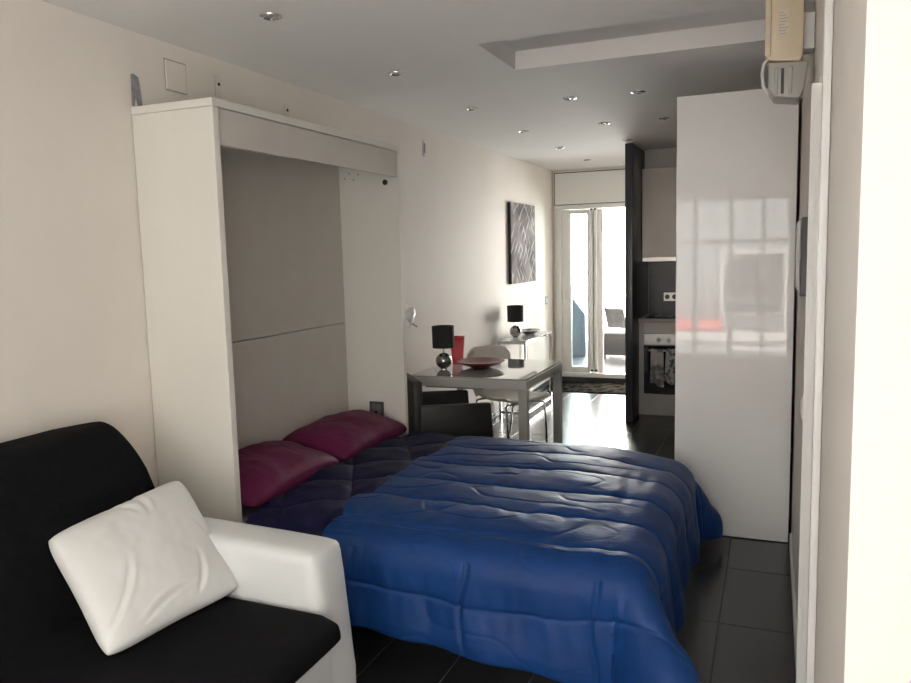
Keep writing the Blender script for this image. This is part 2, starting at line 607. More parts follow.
# ---- houses across the street, behind the camera
FAC = mat('grey_render', (0.104, 0.111, 0.116), 0.85, var=0.05, scale=0.6)
fc = thing('street_house', 'grey house front across the street', 'building', (1.5, -7.0, -8.0))
bx('facade', FAC, fc, -14, 14, -1.0, 0.0, 0.0, 16.0)
for k in range(7):
    for zz in (7.6, 10.9):
        w_ = bx('window', PVC, fc, -9.0 + 3 * k, -7.8 + 3 * k, 0.0, 0.06, zz, zz + 1.9)
        bx('pane', BLKG, w_, -8.92 + 3 * k, -7.88 + 3 * k, 0.055, 0.07, zz + 0.08, zz + 1.82)
bx('awning', AWN, fc, -1.6, 0.05, 0.0, 0.5, 8.02, 8.20)
bx('balcony_slab', PVC, fc, -1.6, 2.4, 0.0, 0.45, 7.82, 7.98)

we = MB().box(-6.0, -0.15, YF, YF + 0.15, -0.1, 3.4).box(1.40, 7.0, YF, YF + 0.15, -0.1, 3.4)
struct(we.build('wall_exterior', WALL))

# ---- terrace outside
terr = struct(MB().box(-2.6, 3.2, YF + 0.16, 13.0, -0.06, 0.0).build('terrace_floor', TERRF), 'terrace floor')
pr = MB().prism([(-2.6, 0), (-0.12, 0), (-0.12, 0.62), (-0.30, 0.86), (-0.6, 0.95), (-2.6, 1.05)], 'y', 11.2, 11.3, 0.01, 1)
tag(pr.build('terrace_screen', PARAP), 'blue grey screen on the terrace seen through the door glass', 'screen')
rf = MB().box(-3.0, 3.6, YF + 0.16, 12.6, 2.56, 2.64)
struct(rf.build('terrace_roof', PVC), 'roof over the terrace')
for x in (-2.8, 3.3):  # unseen side walls, added to cut the sky light reaching the terrace
    struct(bx('wall_terrace_added', mat('added_terrace_wall_paint', (0.35, 0.35, 0.36), 0.8), None, x, x + 0.1, YF + 0.16, 12.6, 0.0, 2.555))
pil = pillow_mesh('outdoor_cushion', 0.34, 0.34, 0.12, mat('grey_outdoor_print', (0.05, 0.05, 0.052), 0.8, var=0.3, scale=20), None, 8.8, n=20)
pil.location = (0.34, 11.12, 0.585)
pil.rotation_euler = (0.0, math.radians(70), math.radians(70))
tag(pil, 'small grey cushion standing on the wicker terrace sofa', 'cushion')
os_ = thing('outdoor_sofa', 'grey wicker sofa standing on the terrace', 'sofa', (0.75, 11.0, 0.0))
bx('base', WICK, os_, -0.60, 0.75, -0.02, 0.62, 0.06, 0.36, 0.01)
bx('seat_cushion', OUTC, os_, -0.58, 0.74, -0.03, 0.60, 0.362, 0.43, 0.025, 3)
for x in (-0.55, 0.70):
    for y in (0.05, 0.55):
        bx('leg', BLKP, os_, x - 0.02, x + 0.02, y - 0.02, y + 0.02, 0.0, 0.06)

# ================================================================== WALL BED CABINET
Y0, Y1, XC, ZC = 2.492, 4.120, 0.412, 2.198
cab = thing('wall_bed_cabinet', 'tall white open wall bed cabinet standing over the bed head', 'cabinet', (0, 0, 0))
T = 0.034
bx('side_panel', MELA, cab, 0.004, XC, Y0, Y0 + T, 0.0, ZC - 0.032, 0.0015, 1)
rs = bx('side_panel', MELA, cab, 0.004, XC, Y1 - T, Y1, 0.0, ZC - 0.032, 0.0015, 1)
bx('top_board', MELA, cab, 0.004, XC + 0.002, Y0 - 0.002, Y1 + 0.002, ZC - 0.031, ZC, 0.0015, 1)
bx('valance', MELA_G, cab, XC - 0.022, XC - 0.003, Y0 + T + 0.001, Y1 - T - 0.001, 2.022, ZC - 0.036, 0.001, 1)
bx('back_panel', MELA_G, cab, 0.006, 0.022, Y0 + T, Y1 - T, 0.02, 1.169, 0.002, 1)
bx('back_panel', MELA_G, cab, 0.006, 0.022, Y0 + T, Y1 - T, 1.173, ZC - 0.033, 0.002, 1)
m = Matrix.Translation((0.33, Y1 - T - 0.001, 1.994)) @ Matrix.Rotation(PI / 2, 4, 'X')
MB().lathe([(0, 0.0), (0.016, 0.0), (0.016, 0.006), (0.010, 0.008), (0.0, 0.008)], 16, m).build('latch_socket', BLKP, rs)
for k, (x, z) in enumerate([(0.06, 2.03), (0.09, 2.06), (0.12, 2.02), (0.15, 2.05), (0.13, 2.085)]):
    mm = Matrix.Translation((x, Y1 - T - 0.0008, z)) @ Matrix.Rotation(PI / 2, 4, 'X')
    MB().lathe([(0, 0), (0.004, 0), (0.004, 0.0015), (0, 0.0015)], 8, mm).build('screw_hole', DGREY, rs)

so = thing('wall_socket', 'dark grey socket on the inner side of the bed cabinet', 'socket', (0.221, Y1 - T - 0.001, 0.646))
bx('plate', DGREY, so, -0.048, 0.048, -0.012, 0.0, -0.045, 0.045, 0.004)
bx('insert', mat('socket_grey', (0.14, 0.14, 0.15), 0.4), so, -0.030, 0.030, -0.015, -0.012, -0.030, 0.030, 0.002)
mm = Matrix.Translation((0, -0.015, -0.02)) @ Matrix.Rotation(PI / 2, 4, 'X')
MB().lathe([(0, 0), (0.012, 0), (0.012, 0.003), (0, 0.003)], 12, mm).build('plug_hole', BLKP, so)

# ---- bed
bed = thing('bed', 'double bed with steel base folded out of the white wall cabinet', 'bed', (0, 0, 0))
bx('mattress', MATTR, bed, 0.10, 2.02, 2.60, 4.02, 0.29, 0.458, 0.05, 4)
fr = MB().box(0.10, 2.0, 2.60, 2.64, 0.22, 0.285).box(0.10, 2.0, 3.98, 4.02, 0.22, 0.285).box(1.96, 2.0, 2.64, 3.98, 0.22, 0.285)
fr.box(0.10, 0.14, 2.64, 3.98, 0.22, 0.285)
fr.build('bed_frame', BEDM, bed)
for k in range(9):
    bx('slat', MELA, bed, 0.25 + 0.19 * k, 0.33 + 0.19 * k, 2.645, 3.975, 0.262, 0.280)
for y in (2.72, 3.90):
    bx('leg', BEDM, bed, 1.80, 1.84, y - 0.02, y + 0.02, 0.0, 0.22, 0.003)
    bx('leg', BEDM, bed, 0.30, 0.34, y - 0.02, y + 0.02, 0.0, 0.22, 0.003)

# duvet drape -------------------------------------------------------
SXE, YN, YFAR, ZT, RR = 1.965, 2.572, 3.990, 0.502, 0.125


def drape(s, t, foot, lift=0.0, amp=1.0):
    """sheet coordinate (s along x, t along y) -> point of the hanging cloth"""
    a = max(0.0, s - SXE)
    near = t < (YN + YFAR) / 2
    b = max(0.0, YN - t) if near else max(0.0, t - YFAR)
    rho = math.hypot(a, b)
    cx, cy = min(s, SXE), min(max(t, YN), YFAR)
    sg = -1.0 if near else 1.0
    bulge = 0.022 * math.sin(PI * min(1, max(0, (cy - YN) / (YFAR - YN)))) ** 0.5
    z = ZT + lift + bulge * min(1, max(0.0, (SXE + 0.05 - s) / 0.5)) ** 0.5
    z += 0.012 * fbm(s * 2.3, t * 2.3, 3.3)
    c1 = min(1.0, max(0.0, (s - 1.55) / 0.5))
    c2 = min(1.0, max(0.0, (t - 3.35) / 0.7))
    z -= 0.055 * c1 * c1 * (3 - 2 * c1) * c2 * c2 * (3 - 2 * c2)
    if rho <= 0:
        return cx, cy, z
    ph = math.atan2(b, a) if a > 0 else PI / 2
    tip = 0.84 if near else 0.60
    al = (0.10 if b > 0 else 0.10) + (tip - 0.10) * math.sin(2 * ph) ** 1.4
    q = RR * (PI / 2 - al)
    if rho < q:
        th = rho / RR
        out, dwn = RR * math.sin(th), RR * (1 - math.cos(th))
    else:
        th = q / RR
        out = RR * math.sin(th) + (rho - q) * math.sin(al)
        dwn = RR * (1 - math.cos(th)) + (rho - q) * math.cos(al)
    # soft vertical folds of the hanging part
    g = min(1.0, rho / 0.35) ** 1.5
    along = s if (b > 0 and a == 0) else (t if a > 0 and b == 0 else (s + sg * t))
    out += amp * g * (0.012 * math.sin(along * 9.0 + 0.6) + 0.008 * math.sin(along * 21.0 + 2.0) + 0.02 * fbm(along * 3, rho * 2, 7.7))
    x = cx + out * math.cos(ph)
    y = cy + sg * out * math.sin(ph)
    zz = z - dwn
    if zz < 0.02:
        x += (0.02 - zz) * 0.7 * math.cos(ph)
        y += sg * (0.02 - zz) * 0.7 * math.sin(ph)
        zz = 0.02 + 0.004 * math.sin(along * 30)
    return x, y, zz


def near_over(s):
    u = min(1, max(0, (s - 0.8) / 1.3))
    return 0.405 + 0.10 * u + 0.004 * math.sin(s * 7.0)


def sheet(name, s0, s1, ns, nt_, puff, material, parent, lift, far=0.285, edge_lo=0.0, thick=0.012, nover=near_over):
    S = np.linspace(s0, s1, ns)
    P = np.zeros((ns, nt_, 3))
    TT = np.zeros((ns, nt_))
    for i, s in enumerate(S):
        t0 = YN - nover(s)
        t1 = YFAR + 0.12 + (far - 0.12) * min(1.0, max(0.0, (s - 1.15) / 0.5))
        for j in range(nt_):
            t = t0 + (t1 - t0) * j / (nt_ - 1)
            TT[i, j] = t
            P[i, j] = drape(s, t, 0, lift)
    du = np.gradient(P, axis=0)
    dv = np.gradient(P, axis=1)
    N = np.cross(du, dv)
    N /= np.linalg.norm(N, axis=2, keepdims=True) + 1e-9
    for i, s in enumerate(S):
        for j in range(nt_):
            e = min((j) / (nt_ - 1), 1 - j / (nt_ - 1)) * (TT[i, -1] - TT[i, 0])
            e = min(e, s1 - s + 1e-4)
            fade = min(1.0, e / 0.05) ** 0.5
            if edge_lo:
                fade = min(fade, 0.25 + 0.75 * min(1.0, (s - s0) / 0.16) ** 0.7) * min(1.0, (s - s0) / 0.02 + 0.02) ** 0.5
            P[i, j] += N[i, j] * puff(s, TT[i, j]) * fade
    P[:, :, 2] = np.maximum(P[:, :, 2], 0.014)
    o = grid_mesh(name, P, material, parent)
    md = o.modifiers.new('thick', 'SOLIDIFY')
    md.thickness = thick
    md.offset = -1
    return o


SEAMS = [1.95, 2.31, 2.60, 2.86, 3.13, 3.43, 3.74, 4.05, 4.40]


def blue_puff(s, t):
    tw = t + 0.014 * math.sin(s * 4.0 + t) + 0.03 * fbm(s * 1.3, t * 1.3, 9.1)
    f = 0.5
    for a_, b_ in zip(SEAMS, SEAMS[1:]):
        if a_ <= tw < b_:
            f = (tw - a_) / (b_ - a_)
    k = math.sin(PI * f)
    h = (0.017 if t > 2.55 else 0.013) * k ** 0.42
    h *= 1.0 - 0.35 * min(1.0, max(0.0, (s - 1.75) / 0.3))
    dd_ = min(abs(tw - q_) for q_ in SEAMS)
    h -= 0.004 * math.exp(-(dd_ / 0.007) ** 2)
    edge = math.exp(-((f if f < 0.5 else 1 - f) / 0.28) ** 2)
    # gathers that run away from each seam, and a few long soft creases
    h += 0.011 * edge * k ** 0.5 * noise.noise(Vector((s * 18 + 1.5 * t, t * 3.0, 1.0)))
    w = abs(noise.noise(Vector((s * 3.0 + 1.2 * t, t * 5.5 - 1.5 * s, 4.0))))
    h -= 0.009 * math.exp(-(w / 0.035) ** 2) * k * min(1.0, max(0.0, (2.1 - s) / 1.1)) * (1 if t > 2.5 else 0.4)
    h += 0.004 * fbm(s * 6, t * 6, 2.2, 2)
    if t < 2.45:          # cross seams on the hanging part
        c = (s + 0.012 * math.sin(t * 20) - 0.02) / 0.47
        c = abs(c - round(c)) * 0.47
        h -= 0.011 * math.exp(-(c / 0.010) ** 2)
        h += 0.006 * edge * noise.noise(Vector((s * 24 + 3 * t, t * 4, 6.0)))
    return h


def navy_puff(s, t):
    u = (s * 0.9 + t * 0.5) / 0.30
    v = (t * 0.9 - s * 0.5) / 0.30
    h = 0.034 * (abs(math.sin(PI * u)) * abs(math.sin(PI * v))) ** 0.4
    h += 0.007 * noise.noise(Vector((s * 12, t * 12, 2.0)))
    return h


duv = thing('duvet', 'puffy quilted blue duvet with a navy upper band spread over the bed', 'duvet', (0, 0, 0))
sheet('duvet_cover', 0.785, SXE + 0.46, 290, 450, blue_puff, BLUE, duv, 0.022, edge_lo=1.0)
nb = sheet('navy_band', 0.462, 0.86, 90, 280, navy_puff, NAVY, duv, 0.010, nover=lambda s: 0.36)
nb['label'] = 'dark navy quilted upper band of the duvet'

# keep the navy band inside the cabinet opening near the head
me = nb.data
for v in me.vertices:
    if v.co.x < 0.44:
        v.co.y = min(max(v.co.y, Y0 + T + 0.012), Y1 - T - 0.012)
        if v.co.z < 0.45:
            v.co.z = 0.45
for p in list(duv.children):
    if p.name.startswith('navy'):
        for v in p.data.vertices:
            if v.co.x < 0.60 and v.co.y > Y1 - T - 0.012 and v.co.x < 0.43:
                v.co.y = Y1 - T - 0.012


p1 = pillow_mesh('pillow', 0.755, 0.43, 0.21, PURP, None, 1.7)
p1.location = (0.240, 2.922, 0.572)
p1.rotation_euler = (0.0, math.radians(9), math.radians(1))
tag(p1, 'purple pillow at the bed head on the sofa side', 'pillow', 'purple pillows')
p2 = pillow_mesh('pillow', 0.755, 0.43, 0.21, PURP, None, 6.2)
p2.location = (0.240, 3.690, 0.572)
p2.rotation_euler = (0.0, math.radians(9), math.radians(-1))
tag(p2, 'purple pillow at the bed head below the dark socket', 'pillow', 'purple pillows')

# ================================================================== SOFA
sofa = thing('sofa', 'black fabric sofa with white leather armrest against the left wall', 'sofa', (0, 0, 0))


def soft(name, m, parent, pts, axis, a0, a1, bev, sub=1, seg=3):
    o = MB().prism(pts, axis, a0, a1, bev, seg).build(name, m, parent, smooth=180)
    if sub:
        md = o.modifiers.new('sub', 'SUBSURF')
        md.levels = sub
        md.render_levels = sub
    return o


def arm(y0, y1):
    return soft('armrest', WLEATH, sofa, [(0.10, 0.05), (1.165, 0.05), (1.165, 0.20), (1.125, 0.648), (0.10, 0.672)], 'y', y0, y1, 0.05)


arm(1.965, 2.165)
arm(-0.20, 0.0)
bx('base', WLEATH, sofa, 0.10, 1.185, 0.005, 1.96, 0.05, 0.36, 0.02, 3)
for x in (0.2, 1.08):
    for y in (-0.1, 2.06):
        bx('foot', BLKP, sofa, x - 0.03, x + 0.03, y - 0.03, y + 0.03, 0.0, 0.055)
for y0, y1 in ((0.015, 0.975), (0.985, 1.952)):
    soft('seat_cushion', BLACKF, sofa, [(0.30, 0.37), (1.19, 0.37), (1.235, 0.40), (1.225, 0.455), (1.16, 0.475), (0.30, 0.485)], 'y', y0, y1, 0.022)


def back(y0, y1, nm='back_cushion'):
    """leaning padded back with round shoulders"""
    n, k = 40, 40
    Pm = np.zeros((n, k, 3))
    bm_ = bmesh.new()
    hw = (y1 - y0) / 2
    yc = (y0 + y1) / 2
    rings = []
    for i in range(n):
        f = i / (n - 1)
        z = 0.44 + (0.985 - 0.44) * math.sin(f * PI / 2) ** 0.9
        # rounded shoulders: narrower at the top
        rr = min(1.0, max(0.0, (z - 0.80) / 0.20))
        wv = hw * (1 - 0.0) - 0.10 * (1 - math.sqrt(max(0, 1 - rr * rr))) - 0.08 * (z - 0.44)
        lean = 0.36 * (z - 0.44)
        th = 0.150 * (1 - 0.45 * rr) * math.sqrt(max(0.0, 1 - max(0.0, (f - 0.8) / 0.2) ** 2)) + 0.004
        cx_ = 0.32 - lean
        ring = []
        for j in range(k):
            a = 2 * PI * j / k
            ca, sa = math.cos(a), math.sin(a)
            ex = 0.35
            xx = cx_ + th * math.copysign(abs(ca) ** 0.75, ca)
            yy = yc + wv * math.copysign(abs(sa) ** ex, sa)
            ring.append(bm_.verts.new((xx + 0.006 * fbm(yy * 3, z * 3, 2.0), yy, z + 0.012 * fbm(yy * 2, 1, 5) * f)))
        rings.append(ring)
    for A, B in zip(rings, rings[1:]):
        for j in range(k):
            bm_.faces.new([A[j], A[(j + 1) % k], B[(j + 1) % k], B[j]])
    bm_.faces.new(rings[-1])
    bm_.faces.new(rings[0][::-1])
    bmesh.ops.recalc_face_normals(bm_, faces=bm_.faces)
    me_ = bpy.data.meshes.new(nm)
    bm_.to_mesh(me_)
    bm_.free()
    me_.materials.append(BLACKF)
    me_.polygons.foreach_set('use_smooth', [True] * len(me_.polygons))
    o = link(nm, me_, sofa)
    return o


back(1.05, 2.215)
back(-0.08, 1.05)

cu = pillow_mesh('throw_cushion', 0.575, 0.45, 0.17, WCLOTH, None, 3.3, n=110, pinch=0.10, wr=0.006, creases=(
    (0.40, -0.58, 0.6, -0.42, 0.40, 0.0065, 0.035), (0.74, -0.12, -0.22, 1.0, 0.36, 0.0060, 0.035),
    (0.62, 0.42, 1.0, -0.45, 0.26, 0.0060, 0.035), (-0.78, -0.05, 1.0, 0.65, 0.20, 0.0060, 0.035),
    (-0.78, 0.16, 1.0, 0.10, 0.26, 0.0060, 0.035), (0.10, 0.80, 1.0, 0.30, 0.30, 0.0045, 0.03)))
TLc, TRc = Vector((0.43, 1.585, 0.743)), Vector((0.43, 2.153, 0.770))
BLc, BRc = Vector((0.765, 1.475, 0.49)), Vector((0.83, 1.965, 0.49))
ctr = (TLc + TRc + BLc + BRc) / 4
ey = ((TRc - TLc) + (BRc - BLc)).normalized()
ex = ((BLc - TLc) + (BRc - TRc)).normalized()
ez = ex.cross(ey).normalized()
cu.location = ctr
cor = [ctr + (c - ctr) * 1.045 - ctr for c in (TLc, TRc, BLc, BRc)]
for v in cu.data.vertices:
    u_, w_, h_ = (v.co.x / 0.225 + 1) / 2, (v.co.y / 0.2875 + 1) / 2, v.co.z
    v.co = ((cor[0] * (1 - w_) + cor[1] * w_) * (1 - u_) + (cor[2] * (1 - w_) + cor[3] * w_) * u_) + ez * (h_ + 0.01)
tag(cu, 'square white leather cushion leaning on the black sofa back', 'cushion')

# ================================================================== TALL CABINET AND RIGHT WALL ITEMS
tc_ = thing('tall_cabinet', 'tall glossy pale grey cabinet standing beside the bed foot', 'cabinet', (0, 0, 0))
bx('body', KGREY, tc_, 1.972, 2.53, 4.322, 4.94, 0.03, 2.345)
bx('gloss_panel', LACQ, tc_, 1.950, 2.536, 4.300, 4.320, 0.004, 2.357, 0.003, 2)
bx('plinth', DGREY, tc_, 1.99, 2.53, 4.325, 4.92, 0.0, 0.03)
for z0, z1 in ((0.035, 0.80), (0.804, 2.343)):
    bx('door', LACQ, tc_, 1.951, 1.971, 4.325, 4.938, z0, z1, 0.002, 1)

tv = thing('wall_panel', 'slim dark panel hanging on the right wall', 'panel', (0, 0, 0))
bx('frame', BLKP, tv, 2.526, XR - 0.001, 3.08, 3.62, 1.385, 1.672, 0.003)
bx('face', mat('grey_reflection_face', (0.20, 0.20, 0.20), 0.2), tv, 2.5225, 2.5265, 3.09, 3.61, 1.395, 1.662, 0.001, 1)  # reflection on the black panel's front, put into its grey colour

un = thing('wall_unit', 'beige box with grey cover mounted high on the right wall', 'alarm box', (0, 0, 0))
yb0, yb1 = 2.97, 3.13
pts = [(2.395, 2.215), (2.41, 2.205), (2.505, 2.195), (2.515, 2.215), (2.515, 2.415), (2.395, 2.425)]
MB().prism(pts, 'y', yb0, yb1, 0.008, 2).build('housing', BEIGE, un)
bx('housing_edge', BEIGE, un, 2.392, 2.412, yb0 - 0.006, yb0 + 0.1, 2.222, 2.420, 0.004)
pts = [(2.402, 2.200), (2.405, 2.115), (2.425, 2.082), (2.505, 2.070), (2.520, 2.10), (2.532, 2.192)]
MB().prism(pts, 'y', yb0 - 0.008, yb1 - 0.02, 0.008, 2).build('cover', GREYP, un)
bx('slot', BLKP, un, 2.446, 2.456, yb0 - 0.0105, yb0 - 0.006, 2.09, 2.175)
for x in (2.425, 2.470):
    bx('rib', GREYP, un, x, x + 0.012, yb0 - 0.016, yb0 - 0.006, 2.088, 2.178, 0.003)
MB().tube([(2.405, yb0, 2.21), (2.39, yb0 - 0.006, 2.195), (2.386, yb0 - 0.01, 2.16), (2.390, yb0 - 0.008, 2.12), (2.405, yb0, 2.095)], 0.006, 8).build('pull_ring', mat('pale_plastic', (0.6, 0.6, 0.58), 0.3), un)
bx('top_clip', BROWN, un, 2.396, 2.44, yb0 + 0.002, yb0 + 0.1, 2.419, 2.432, 0.002)
bx('motor', BEIGE, un, 2.40, 2.51, yb0 + 0.01, yb1, 2.433, H - 0.002, 0.006)
st_ = bx('label_plate', mat('label_print_base', (0.62, 0.56, 0.44), 0.5), un, 2.432, 2.468, yb0 - 0.0012, yb0 + 0.001, 2.285, 2.372)
for k in range(8):
    w_ = [0.028, 0.024, 0.03, 0.018, 0.027, 0.030, 0.022, 0.014][k]
    bx('print_line', GREYP, st_, 2.436, 2.436 + w_, yb0 - 0.0018, yb0 - 0.0011, 2.290 + k * 0.010, 2.293 + k * 0.010)
bx('wall_bracket', mat('pale_plastic', (0.6, 0.6, 0.58), 0.3), un, 2.513, XR - 0.001, yb0 + 0.03, yb0 + 0.12, 2.24, 2.36, 0.004)

sw = thing('light_switch', 'small white switch on the right wall below the dark panel', 'switch', (XR, 3.18, 0.96))
bx('plate', PVC, sw, -0.008, -0.001, -0.04, 0.04, -0.045, 0.045, 0.003)
bx('rocker', PVC, sw, -0.012, -0.008, -0.025, 0.025, -0.03, 0.03, 0.002)

# ================================================================== DINING AREA
TX0, TX1, TY0, TY1, TZ = 0.135, 0.975, 4.715, 5.625, 0.75
tb = thing('dining_table', 'grey metal dining table with glossy glass top beside the left wall', 'table', (0, 0, 0))
bx('table_top', TGLASS, tb, TX0 + 0.004, TX1 - 0.004, TY0 + 0.004, TY1 - 0.004, TZ - 0.012, TZ, 0.002, 1)
ap = MB().box(TX0, TX1, TY0, TY0 + 0.03, TZ - 0.07, TZ - 0.0125, 0.002, 1)
ap.box(TX0, TX1, TY1 - 0.03, TY1, TZ - 0.07, TZ - 0.0125, 0.002, 1)
ap.box(TX0, TX0 + 0.03, TY0 + 0.03, TY1 - 0.03, TZ - 0.07, TZ - 0.0125, 0.002, 1)
ap.box(TX1 - 0.03, TX1, TY0 + 0.03, TY1 - 0.03, TZ - 0.07, TZ - 0.0125, 0.002, 1)
ap.build('apron', ALU, tb)
for x in (TX0, TX1 - 0.058):
    for y in (TY0, TY1 - 0.058):
        bx('leg', ALU, tb, x, x + 0.058, y, y + 0.058, 0.0, TZ - 0.0705, 0.003, 1)
bx('extension_leaf', mat('dark_leaf', (0.25, 0.25, 0.24), 0.4), tb, TX0 + 0.07, TX1 - 0.35, TY0 + 0.12, TY1 - 0.12, TZ - 0.10, TZ - 0.072)


def lamp(loc, label):
    t = thing('table_lamp', label, 'lamp', loc, 0, 'black and chrome table lamps')
    MB().sphere((0, 0, 0.060), 0.058).build('base', mat('dark_chrome', (0.30, 0.29, 0.28), 0.1, 1.0), t)
    MB().lathe([(0, 0), (0.026, 0), (0.026, 0.006), (0, 0.006)], 20).build('foot', CHROME, t)
    MB().tube([(0, 0, 0.115), (0, 0, 0.20)], 0.006).build('stem', CHROME, t)
    MB().lathe([(0.074, 0.155), (0.078, 0.155), (0.080, 0.31), (0.076, 0.31), (0.074, 0.155)], 40).build('lamp_shade', BLKSH, t)
    MB().sphere((0, 0, 0.225), 0.022, 16, 10).build('bulb', LENS, t)
    MB().tube([(0, 0, 0.19), (0.074, 0.0, 0.19)], 0.002, 6).tube([(0, 0, 0.19), (-0.074, 0.0, 0.19)], 0.002, 6).build('shade_ring', CHROME, t)
    MB().tube([(-0.05, 0, 0.02), (-0.075, 0.01, 0.012), (-0.085, 0.03, 0.006), (-0.09, 0.06, 0.005)], 0.003, 6).build('cable', PVC, t)
    return t


L1 = lamp((0.262, 5.03, TZ), 'black drum table lamp with chrome ball base on the dining table')

va = MB()
va.prism([(-0.036, -0.036), (0.036, -0.036), (0.036, 0.036), (-0.036, 0.036)], 'z', 0.0, 0.012)
n_ = 10
for (ra, za, rb, zb) in ((0.036, 0.0, 0.052, 0.215),):
    pass
va.bm.free()
va = MB()
prof = [(0.0, 0.0), (0.050, 0.0), (0.054, 0.02), (0.078, 0.205), (0.074, 0.205), (0.048, 0.02), (0.0, 0.018)]
va.lathe(prof, 4, Matrix.Rotation(PI / 4, 4, 'Z'))
vo = va.build('vase', RED, None)
vo.location = (0.262, 5.30, TZ)
vo.rotation_euler = (0, 0, math.radians(18))
tag(vo, 'tall red flared vase behind the lamp on the dining table', 'vase')

bo = MB().lathe([(0, 0.0), (0.06, 0.0), (0.085, 0.008), (0.14, 0.028), (0.172, 0.046), (0.175, 0.049), (0.170, 0.048), (0.135, 0.033), (0.08, 0.016), (0, 0.012)], 48).build('bowl', REDD, None)
bo.location = (0.495, 5.16, TZ)
tag(bo, 'wide shallow dark red bowl on the dining table', 'bowl')

# black armchair, turned towards the table
ac = thing('armchair', 'black leather tub armchair between the bed cabinet and the dining table', 'armchair', (0.0, 0.0, 0.0))
ang = math.radians(38.5)
ac.location = (0.290, 4.362, 0)
ac.rotation_euler = (0, 0, ang)
# local: +x front, y across; near arm at y=-0.25
for sgn in (-1, 1):
    y0, y1 = (-0.268, -0.218) if sgn < 0 else (0.218, 0.268)
    MB().prism([(0.0, 0.10), (0.505, 0.10), (0.475, 0.640), (0.02, 0.655)], 'y', y0, y1, 0.010, 3).build('armrest', BLEATH, ac)
MB().prism([(-0.005, 0.10), (0.07, 0.10), (0.05, 0.80), (-0.010, 0.80)], 'y', -0.215, 0.215, 0.012, 3).build('backrest', BLEATH, ac)
bx('seat', BLEATH, ac, 0.065, 0.49, -0.215, 0.215, 0.30, 0.44, 0.03, 4)
bx('base', BLEATH, ac, 0.065, 0.48, -0.215, 0.215, 0.12, 0.298, 0.01)
for x in (0.05, 0.45):
    for y in (-0.24, 0.24):
        bx('leg', BLKP, ac, x - 0.02, x + 0.02, y - 0.02, y + 0.02, 0.0, 0.105)

# white shell chair with chrome sled legs
wc = thing('dining_chair', 'white shell chair with chrome legs behind the dining table', 'chair', (0.53, 5.70, 0))
wc.rotation_euler = (0, 0, math.radians(-33))
n, k = 36, 28
P = np.zeros((n, k, 3))
for i in range(n):
    f = i / (n - 1)
    # side profile from seat front to back top
    if f < 0.55:
        u = f / 0.55
        x = 0.24 - 0.44 * u
        z = 0.455 - 0.03 * math.sin(u * PI) + (0.0 if u > 0.12 else -0.02 * (1 - u / 0.12) ** 2)
        hwid = 0.215 - 0.01 * u
    else:
        u = (f - 0.55) / 0.45
        x = -0.20 - 0.075 * math.sin(u * PI / 2) - 0.04 * u
        z = 0.455 + 0.36 * u ** 1.25
        hwid = 0.205 + 0.02 * u - (0.05 * max(0, (u - 0.85) / 0.15) ** 2)
    for j in range(k):
        v = -1 + 2 * j / (k - 1)
        dish = 0.025 * abs(v) ** 3
        if f < 0.55:
            P[i, j] = (x, v * hwid, z + dish)
        else:
            P[i, j] = (x + dish * 2.0, v * hwid, z - 0.02 * abs(v) ** 4)
sh = grid_mesh('seat_shell', P, WSHELL, wc)
md = sh.modifiers.new('thick', 'SOLIDIFY')
md.thickness = 0.016
md.offset = 0
for y in (-0.19, 0.19):
    MB().tube([(0.17, y * 0.8, 0.415), (0.19, y, 0.40), (0.205, y, 0.30), (0.22, y, 0.04), (0.205, y, 0.014), (0.17, y, 0.010),
               (-0.20, y, 0.010), (-0.235, y, 0.014), (-0.25, y, 0.04), (-0.20, y, 0.30), (-0.18, y, 0.41), (-0.15, y * 0.8, 0.425)], 0.009, 10).build('leg', CHROME, wc)
MB().tube([(0.17, -0.155, 0.412), (0.17, 0.155, 0.412)], 0.008).tube([(-0.15, -0.155, 0.422), (-0.15, 0.155, 0.422)], 0.008).build('stretcher', CHROME, wc)

# console table
KX0, KX1, KY0, KY1, KZ = 0.03, 0.315, 6.86, 7.76, 0.742
cs = thing('console_table', 'narrow chrome console table with pale glass top against the left wall', 'table', (0, 0, 0))
bx('table_top', CGLASS, cs, KX0, KX1, KY0, KY1, KZ - 0.012, KZ, 0.002, 1)
for x in (KX0 + 0.003, KX1 - 0.025):
    for y in (KY0 + 0.003, KY1 - 0.025):
        bx('leg', CHROME, cs, x, x + 0.022, y, y + 0.022, 0.0, KZ - 0.036, 0.002, 1)
for y in (KY0 + 0.003, KY1 - 0.025):
    bx('rail', CHROME, cs, KX0 + 0.003, KX1 - 0.003, y, y + 0.022, KZ - 0.035, KZ - 0.0125)
    bx('foot_rail', CHROME, cs, KX0 + 0.026, KX1 - 0.026, y, y + 0.022, 0.04, 0.062)
for x in (KX0 + 0.003, KX1 - 0.025):
    bx('rail', CHROME, cs, x, x + 0.022, KY0 + 0.026, KY1 - 0.026, KZ - 0.035, KZ - 0.0125)
bx('foot_rail', CHROME, cs, KX1 - 0.025, KX1 - 0.003, KY0 + 0.026, KY1 - 0.026, 0.04, 0.062)
L2 = dup(L1, (0.125, 7.13, KZ), 'black drum table lamp with chrome ball base on the console table')
bb = MB().lathe([(0, 0), (0.04, 0), (0.07, 0.012), (0.105, 0.040), (0.108, 0.043), (0.10, 0.040), (0.06, 0.018), (0, 0.01)], 32, None, 1.0, 1.5).build('dish', BLKG, None)
bb.location = (0.175, 7.43, KZ)
tag(bb, 'black oval dish on the console table', 'dish')

